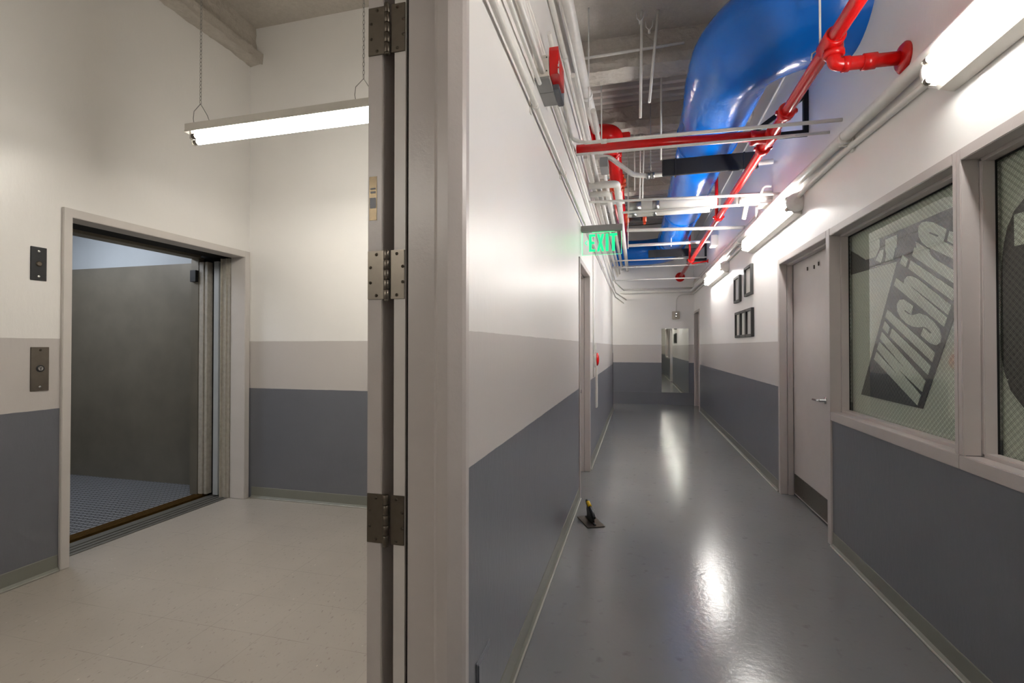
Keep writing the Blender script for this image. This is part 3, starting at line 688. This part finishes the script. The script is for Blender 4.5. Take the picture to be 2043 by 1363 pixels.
put('tee_fitting', MB().lathe((rx(y), y-.07, rz(y)), (0, 1, 0), [(0, .044), (.006, .05), (.134, .05), (.14, .044)], 20).lathe((rx(y)+.012, y, rz(y)), (0, 0, -1), [(0, .045), (.05, .045), (.052, .05), (.075, .05), (.08, .04)], 20), M['red'], rp_)
bp = put('branch_pipe', MB().sweep(bend([(rx(y)+.012, y, rz(y)-.05), (rx(y)+.012, y, 2.845), (XR-.01, y, 2.838)], .05, 8), .033, 18), M['red'], rp_)
put('branch_socket', MB().lathe((1.035, y, 2.842), (1, 0, 0), [(0, .034), (.002, .039), (.03, .039), (.032, .034)], 18), M['red'], bp)
put('branch_socket', MB().lathe((1.125, y, 2.841), (1, 0, 0), [(0, .034), (.002, .040), (.06, .040), (.062, .034)], 18), M['red'], bp)
put('escutcheon', MB().lathe((XR, y, 2.838), (-1, 0, 0), [(0, .075), (.008, .075), (.022, .06), (.028, .035)], 24), M['red'], bp)
for (yy, zt, zl) in ((6.40, 3.55, 0), (9.58, 3.5, 0)):
    put('riser', MB().cyl((rx(yy)-.03, yy, rz(yy)), (rx(yy)-.03, yy, zt), .02, 12), M['red'], rp_)

tag(put('red_cross_pipe', MB().sweep([(-.47, 3.93, 2.985), (.2, 3.97, 2.985), (.92, 4.02, 2.985)], .038, 18), M['red']), 'red pipe crossing the corridor ceiling from the left wall to the sprinkler main', 'pipe')
tag(put('red_wall_stub', MB().cyl((1.02, 9.75, 2.96), (XR-.001, 9.75, 3.0), .014, 10).lathe((XR, 9.75, 3.0), (-1, 0, 0), [(0, .04), (.01, .035), (.014, .015)], 14), M['red']), 'thin red stub pipe on the far right wall', 'pipe')
tag(put('red_ceiling_stub', MB().cyl((.17, 6.6, 4.02), (.75, 6.6, 4.06), .03, 12).lathe((.19, 6.6, 4.02), (-1, 0, 0), [(0, .045), (.02, .045), (.03, .02)], 12), M['red']), 'short dark red pipe end high behind the blue duct', 'pipe')

bg = root('large_red_pipe', (-.25, 6, 3.5), 'thick red pipe with a big elbow at the upper left of the corridor', 'pipe')
bx, bz = -.262, 3.70
put('elbow', MB().sweep(bend([(-.50, 5.55, bz+.07), (-.36, 5.53, bz+.07), (bx, 5.54, bz+.05), (bx, 5.68, bz)], .12, 10), .125, 26), M['red'], bg)
put('collar', MB().lathe((-.50, 5.55, bz+.07), (1, 0, 0), [(0, .10), (.001, .15), (.035, .15), (.036, .12)], 24).box(bx+.10, bx+.20, 5.56, 5.66, bz-.03, bz+.10, .01), M['red'], bg)
put('pipe_run', MB().sweep([(-2.5, 5.56, bz+.07), (-.48, 5.55, bz+.07)], .108, 22).sweep([(bx, 5.6, bz), (bx, 11.9, bz)], .088, 22), M['red'], bg)
for yy, mt in ((5.78, 'red'), (6.9, 'orange'), (7.08, 'orange')):
    m = MB().lathe((bx, yy-.035, bz), (0, 1, 0), [(0, .095), (.004, .108), (.066, .108), (.07, .095)], 24)
    for k in range(10):
        a = k*PI/5; m.box(bx+.112*math.cos(a)-.011, bx+.112*math.cos(a)+.011, yy-.05, yy+.05, bz+.112*math.sin(a)-.011, bz+.112*math.sin(a)+.011)
    tag(put('coupling', m, M[mt], bg), 'orange bolted coupling' if mt == 'orange' else 'red bolted coupling')
vb = root('valve_section', (0, 8, 3.4), 'black pipe section between two orange couplings high in the corridor', 'pipe')
put('pipe_run', MB().cyl((-.12, 8.0, 3.46), (.12, 8.0, 3.46), .06, 18), M['black_metal'], vb)
for xx in (-.17, .10):
    tag(put('coupling', MB().lathe((xx, 8.0, 3.46), (1, 0, 0), [(0, .06), (.004, .085), (.056, .085), (.06, .06)], 18).box(xx+.01, xx+.05, 7.97, 8.03, 3.34, 3.40, .005), M['orange'], vb), 'orange coupling')
tag(put('pipe_hanger', MB().cyl((-.12, 8.0, 3.5), (-.12, 8.0, ZC), .006, 6), M['galv'], vb), 'thin steel rod')

# ------------------------------------------------------------------ white pipes crossing the corridor
CG = 'white pipes crossing the corridor ceiling'
def cross(p, r_, label, coup=()):
    o = put('cross_pipe', MB().sweep(bend(p, .06, 6), r_, 14), M['white_pipe']); tag(o, label, 'pipe', CG)
    for c in coup:
        put('coupling', MB().lathe(c, (1, 0, 0), [(0, r_), (.002, r_*1.35), (.04, r_*1.35), (.042, r_)], 14), M['galv' if r_ < .012 else 'white_pipe'], o)
    return o
cross([(-.46, 2.6, 3.10), (-.46, 3.60, 2.925), (-.36, 3.60, 2.895), (XR, 3.604, 2.872)], .0125, 'upper of the two nearest white pipes, running in front of the red cross pipe', [(-.25, 3.6, 2.892)])
cross([(-.46, 3.82, 2.90), (.2, 3.82, 2.893), (XR, 3.817, 2.881)], .0105, 'lower of the two nearest white pipes, just below the red cross pipe')
cross([(-.50, 5.0, 2.868), (XR, 4.98, 2.808)], .0125, 'front white pipe passing above the silver-banded insulated pipe')
cross([(-.14, 5.2, 2.79), (XR, 5.199, 2.785)], .0125, 'white pipe just behind the front of the silver-banded insulated pipe')
cross([(-.12, 6.5, 2.905), (XR-.02, 6.468, 2.85)], .022, 'thick white pipe ending beside the middle wall lamp')
cross([(-.14, 8.72, 3.155), (XR-.08, 8.70, 3.155)], .026, 'thick white pipe running into the pale box on the far right wall')
cross([(-.5, 9.93, 3.106), (XR, 9.93, 3.106)], .013, 'thin white pipe just beyond the second black bar')
cross([(-.5, 10.07, 2.99), (XR, 10.07, 2.99)], .012, 'thin white pipe with a pale sleeve, second farthest of all', [(-.02, 10.07, 2.99)])
cross([(-.5, 10.08, 2.735), (XR-.05, 10.08, 2.735)], .012, 'lowest and farthest thin white pipe, below the round red wall flange')
tag(put('junction_box', MB().box(XR-.11, XR, 8.58, 8.82, 3.06, 3.24, .008), M['white_paint']), 'pale square box high on the far right wall at a pipe end', 'junction box')
cross([(-.48, 4.52, 4.075), (.42, 4.52, 4.085)], .012, 'short white pipe lying along the front of the rough ceiling beam')
# pipe that swoops down to the first black bar
sw = root('swooping_pipe', (0, 5.17, 3.1), 'white pipe curving down and meeting the first black bar with a coupling', 'pipe')
put('pipe_run', MB().sweep(bend([(-.44, 5.17, 3.39), (-.28, 5.17, 3.385), (-.03, 5.17, 3.17), (.12, 5.17, 3.145), (XR-.02, 5.174, 3.185)], .14, 10), .024, 16), M['white_pipe'], sw)
put('coupling', MB().lathe((.10, 5.17, 3.146), (1, 0, 0), [(0, .025), (.003, .034), (.03, .034), (.032, .028), (.05, .028), (.052, .034), (.08, .034), (.083, .025)], 16), M['galv'], sw)
put('hanger_rod', MB().cyl((.145, 5.17, 3.17), (.145, 5.17, ZC), .006, 6), M['galv'], sw)
# wide insulated pipe
wp = root('insulated_cross_pipe', (.4, 5.1, 2.7), 'fat white insulated pipe with silver bands crossing below the blue duct', 'pipe')
put('pipe_jacket', MB().sweep([(-.09, 5.33, 2.87), (.80, 5.33, 2.87)], .062, 22).sweep([(-.09, 5.30, 2.79), (.73, 5.30, 2.79)], .03, 16), M['pale_wrap'], wp)
for xx, w in ((-.07, .12), (.165, .07)):
    tag(put('band', MB().lathe((xx, 5.33, 2.87), (1, 0, 0), [(0, .0635), (w, .0635)], 22).lathe((xx, 5.30, 2.79), (1, 0, 0), [(0, .0315), (w*.6, .0315)], 16), M['galv'], wp), 'silver metal band')
w2 = root('insulated_wall_pipe', (1.1, 5.3, 2.8), 'short fat white pipe from the red sprinkler main to the right wall', 'pipe')
put('pipe_jacket', MB().sweep([(.98, 5.33, 2.875), (XR, 5.33, 2.88)], .062, 20), M['pale_wrap'], w2)
put('clamp', MB().lathe((1.0, 5.33, 2.875), (1, 0, 0), [(0, .064), (.001, .068), (.02, .068), (.021, .064)], 20), M['galv'], w2)
tag(put('insulated_stub_pipe', MB().sweep([(.62, 6.9, 3.34), (1.08, 6.9, 3.34)], .09, 20), M['pale_wrap']), 'pale fat pipe end behind the blue duct beside the red tee', 'pipe')

# ------------------------------------------------------------------ long pipes on the right wall
rg = 'white conduits along the right corridor wall'
cd = root('wall_conduit', (XR-.05, 6, 2.65), 'thick white conduit running the whole length of the right wall above the lamps', 'conduit', rg)
cx = XR-.046
put('conduit_run', MB().sweep(bend([(cx, .3, 2.66), (cx, 2.9, 2.68), (cx, 4.6, 2.725), (cx, 10.5, 2.705), (cx, YE-.06, 2.70), (-.38, YE-.06, 2.70)], .12, 8), .034, 16), M['white_pipe'], cd)
for y in (3.42, 6.6, 9.4):
    z = 2.68+(y-2.9)*.0265 if y < 4.6 else 2.72
    put('clamp', MB().lathe((cx, y, z-.006), (0, 1, 0), [(0, .036), (.001, .041), (.022, .041), (.023, .036)], 16).box(XR-.012, XR, y-.01, y+.03, z-.10, z+.055, .002).cyl((cx+.02, y+.01, z-.06), (cx-.035, y+.01, z-.06), .006, 8), M['white_pipe'], cd)
tag(put('wall_conduit', MB().sweep(bend([(XR-.02, .3, 2.555), (XR-.02, 2.55, 2.585), (XR-.02, 3.6, 2.63), (XR-.02, 4.2, 2.625), (XR-.035, 4.35, 2.60), (XR-.045, 4.42, 2.565)], .1), .018, 12), M['white_pipe']), 'thinner white conduit bending down into the near end of the middle lamp', 'conduit', rg)
tag(put('wall_conduit', MB().sweep(bend([(XR-.022, 6.1, 2.60), (XR-.022, 6.3, 2.64), (XR-.022, 10.5, 2.625), (XR-.022, YE-.03, 2.62)], .1), .016, 12), M['white_pipe']), 'thinner white conduit below the thick one from the middle lamp to the far corner', 'conduit', rg)
tag(put('wall_conduit', MB().cyl((XR-.012, 4.35, 3.82), (XR-.012, YE, 3.82), .010, 8), M['white_pipe']), 'thin white conduit high on the right wall behind the blue duct', 'conduit', rg)
tag(put('wall_conduit', MB().sweep(bend([(XR-.012, 5.75, 2.93), (XR-.012, 5.8, 2.86), (XR-.012, YE-.02, 2.90)], .05), .007, 8), M['white_pipe']), 'upper of two thin cables on the right wall above the far lamps', 'conduit', rg)
tag(put('wall_conduit', MB().sweep([(XR-.010, 5.9, 2.81), (XR-.010, YE-.02, 2.85)], .006, 8), M['white_pipe']), 'lower of two thin cables on the right wall above the far lamps', 'conduit', rg)
tag(put('end_wall_conduit', MB().sweep(bend([(XR-.02, YE-.03, 2.77), (.0, YE-.03, 2.775), (-.33, YE-.03, 2.78)], .05), .015, 10), M['white_pipe']), 'thin white conduit across the end wall just under the thick one', 'conduit')
jb = root('clustered_junction_box', (XR-.05, 5.5, 2.8), 'small white box with curved conduits above the middle wall lamp', 'junction box')
put('housing', MB().box(XR-.11, XR, 5.28, 5.46, 2.80, 2.93, .006), M['white_paint'], jb)
put('conduit', MB().sweep(bend([(XR-.08, 5.3, 2.87), (XR-.22, 5.32, 2.87), (XR-.24, 5.42, 2.70)], .08), .022, 12).sweep(bend([(XR-.06, 5.46, 2.87), (XR-.07, 5.62, 2.86), (XR-.04, 5.75, 2.72)], .06), .014, 10).sweep(bend([(XR-.03, 5.2, 2.95), (XR-.10, 5.2, 2.96), (XR-.13, 5.2, 2.86)], .04), .012, 10), M['white_pipe'], jb)

# ------------------------------------------------------------------ long pipes on the left wall
lg = 'white conduits along the left corridor wall'
def lcond(pts, r_, label, clamps=()):
    o = put('wall_conduit', MB().sweep(bend(pts, .12, 6), r_, 12), M['white_pipe']); tag(o, label, 'conduit', lg)
    for y in clamps:
        x0, z0 = pts[1][0], pts[1][2]
        put('clamp', MB().lathe((x0, y, z0), (0, 1, 0), [(0, r_), (.001, r_*1.3), (.02, r_*1.3), (.021, r_)], 12).box(XL, XL+.006, y-.004, y+.026, z0-r_*2.6, z0+r_*2.2), M['white_pipe'], o)
X1 = XL+.028
lcond([(X1, 1.42, 2.585), (X1, 3, 2.575), (X1, 5.5, 2.57), (X1, YE-.5, 2.55), (-.30, YE-.04, 2.44)], .0135, 'lowest white conduit on the left wall, running to the exit sign', (2.33, 3.3, 7.4))
lcond([(X1, 1.42, 2.735), (X1, 2.45, 2.745)], .010, 'thin lowest pipe entering the red and grey box')
lcond([(XL+.045, 1.42, 2.805), (XL+.045, 2.45, 2.80)], .0155, 'middle pipe entering the red and grey box')
lcond([(XL+.032, 1.42, 2.875), (XL+.032, 2.40, 2.865)], .018, 'top thick pipe entering the red and grey box')
lcond([(XL+.022, 1.42, 2.945), (XL+.022, 2.6, 2.945), (XL+.022, 4.6, 2.94), (XL+.022, YE-.45, 2.90), (-.30, YE-.04, 2.75)], .013, 'white conduit passing just above the red and grey box', (2.1,))
lcond([(XL+.022, 1.42, 2.99), (XL+.022, 4.6, 2.985), (XL+.022, YE-.3, 2.95)], .010, 'thin white conduit second above the red and grey box')
lcond([(XL+.028, 2.71, 2.865), (XL+.028, 4.3, 2.86), (XL+.028, 7.4, 2.80), (XL+.028, YE-.4, 2.66), (-.24, YE-.03, 2.52)], .015, 'white conduit leaving the far side of the red and grey box')
lcond([(XL+.022, 1.42, 3.44), (XL+.022, 4.9, 3.44), (XL+.05, 7, 3.44), (XL+.05, 11.6, 3.38)], .017, 'thin white pipe high on the left wall above the box', (3.4,))
lcond([(XL+.045, 1.42, 3.60), (XL+.045, 4.2, 3.60), (XL+.045, 5.6, 3.55)], .012, 'thin white pipe under the thick white pipe')
tag(put('thick_white_pipe', MB().sweep([(-.43, 1.42, 3.60), (-.43, 3.2, 3.62), (-.43, 4.4, 3.66)], .042, 18).sweep([(-.43, 4.38, 3.66), (-.425, 5.36, 3.76)], .046, 18).lathe((-.43, 4.36, 3.66), (0, 1, .05), [(0, .043), (.002, .052), (.05, .052), (.052, .043)], 18), M['white_pipe']), 'thick white pipe at the top of the left wall beside the ceiling', 'pipe')
for i, (xx, z, r_, y0, lb_) in enumerate(((-.40, 3.16, .024, 4.3, 'outer of the white pipes running beyond the exit sign, left'), (-.33, 3.25, .03, 6.1, 'white duct pipe running away behind the exit sign'),
                                   (-.21, 3.23, .036, 6.2, 'white insulated pipe nearest the corridor middle behind the exit sign'), (-.43, 3.30, .018, 3.4, 'slim white pipe above the left wall conduits'),
                                   (-.36, 3.42, .022, 4.2, 'white pipe beside the big red elbow'))):
    tag(put('long_white_pipe', MB().sweep([(xx, y0, z), (xx, YE-.08, z)], r_, 14), M['white_pipe']), lb_, 'pipe', 'white pipes running away above the left wall')
tag(put('steel_strut', MB().box(-.455, -.415, 4.3, 11.8, 3.05, 3.085, .003), M['white_paint']), 'flat white strut running away above the left wall conduits', 'strut')
# insulated elbow pair
def elbow_pair(pts, r_, label):
    o = put('insulated_elbow_pipe', MB().sweep(bend(pts, .05, 6), r_, 18), M['pale_wrap']); tag(o, label, 'pipe', 'white insulated elbows above the exit sign')
elbow_pair([(-.47, 5.02, 3.04), (-.19, 5.02, 3.04), (-.19, 5.75, 3.04)], .036, 'larger of two white insulated pipe elbows left under the big red pipe')
elbow_pair([(-.47, 5.12, 2.98), (-.285, 5.12, 2.98), (-.285, 5.8, 2.98)], .028, 'smaller of two white insulated pipe elbows left under the big red pipe')
elbow_pair([(-.47, 5.8, 3.08), (-.13, 5.8, 3.08)], .024, 'straight white insulated pipe crossing under the two elbows')
# junction boxes among the left pipes
for (b_, lb_) in (((-.46, -.40, 5.30, 5.52, 3.42, 3.56), 'upper pale junction box among the left pipes'), ((-.36, -.28, 5.0, 5.25, 3.22, 3.32), 'galvanised junction box beside the white cross pipe')):
    tag(put('junction_box', MB().box(*b_, .004), M['grey_box' if 'galv' in lb_ else 'white_paint']), lb_, 'junction box')

# red and grey relay box
bxr = root('relay_box', (XL, 2.58, 2.76), 'grey metal box with a bright red door, high on the left wall', 'box')
put('rear_box', MB().box(XL, XL+.075, 2.44, 2.72, 2.775, 2.885, .002), M['white_paint'], bxr)
put('lower_box', MB().box(XL, XL+.078, 2.445, 2.58, 2.762, 2.778, .001).box(XL, XL+.078, 2.585, 2.73, 2.762, 2.778, .001), M['grey_box'], bxr)
put('side_box', MB().box(XL+.075, XL+.11, 2.56, 2.76, 2.765, 2.86, .004), M['darkgrey_box'], bxr)
m = MB().plate([(2.46, 2.79), (2.66, 2.79), (2.64, 2.90), (2.50, 2.905), (2.45, 2.925), (2.44, 2.90)], 'x', XL+.078, XL+.125)
tag(put('red_cover', m, M['red'], bxr), 'bright red hinged cover')
for a_, b_ in ((2.82, 2.85), (2.79, 2.812)): put('latch', MB().box(XL+.122, XL+.128, 2.452, 2.47, a_, b_), M['chrome'], bxr)
for z in (2.87, 2.80): put('screw', MB().cyl((XL+.066, 2.441, z), (XL+.066, 2.437, z), .0035, 6), M['screw'], bxr)

# ------------------------------------------------------------------ hanging rods
hg_ = 'thin white hanger rods from the ceiling'
def rod(x0, y, z0, r_, label, x1=None, clevis=False, ztop=ZC):
    o = put('hanger_rod', MB().cyl((x0, y, z0), (x1 if x1 is not None else x0, y, ztop), r_, 8), M['white_pipe']); tag(o, label, 'rod', hg_)
    if clevis:
        zc = clevis; put('clevis', MB().sweep([(x0-.03, y-.01, zc+.03), (x0-.026, y-.01, zc-.02), (x0, y-.01, zc-.05), (x0+.026, y-.01, zc-.02), (x0+.03, y-.01, zc+.03)], .004, 6).lathe((x0, y, zc-.07), (0, 0, 1), [(0, .010), (.03, .013), (.03, .010)], 8), M['white_pipe'], o)
rod(.038, 4.35, 3.38, .012, 'thick white hanger rod ending free left of the blue duct', .052, clevis=4.27)
rod(.115, 4.38, 3.52, .012, 'second thick white hanger rod, leaning, left of the blue duct', .19, clevis=4.20)
rod(.045, 6.3, 3.2, .009, 'thin white rod hanging behind the thick one', .055, ztop=4.06)
rod(.075, 6.32, 3.15, .009, 'thin white rod hanging right behind the leaning one', .10, ztop=4.06)
rod(.235, 4.9, 3.2, .008, 'thin white rod along the left edge of the blue duct', .24, ztop=4.0)
rod(-.395, 4.2, 3.45, .006, 'very thin rod nearest the left wall')
rod(-.335, 4.9, 3.3, .006, 'very thin rod in front of the big red elbow', ztop=4.0)
rod(-.02, 6.9, 3.55, .008, 'short thin rod above the black and orange pipe section')
rod(-.12, 7.5, 2.86, .006, 'thin rod with a white tip hanging beside the exit sign')
rod(.60, 9.0, 3.16, .007, 'thin rod right of the blue duct near its far bend', .62)

# ------------------------------------------------------------------ camera and render look
cam = bpy.data.cameras.new('camera'); co = bpy.data.objects.new('camera', cam); C.objects.link(co)
cam.sensor_width = 36; cam.lens = 965/2043*36; cam.clip_start = .05
co.location = (0, 0, 1.38)
co.rotation_euler = (math.radians(90.62), 0, math.atan(248.5/965))
sc_ = bpy.context.scene; sc_.camera = co
w = bpy.data.worlds.new('world'); sc_.world = w; w.use_nodes = True
w.node_tree.nodes['Background'].inputs[0].default_value = (.5, .5, .5, 1); w.node_tree.nodes['Background'].inputs[1].default_value = .0
vs_ = sc_.view_settings; vs_.view_transform = 'Standard'; vs_.look = 'None'; vs_.gamma = 1; vs_.exposure = .52; vs_.use_curve_mapping = False
sc_.cycles.use_denoising = True; sc_.cycles.max_bounces = 10; sc_.cycles.diffuse_bounces = 8; sc_.cycles.adaptive_threshold = .02; sc_.cycles.transparent_max_bounces = 12
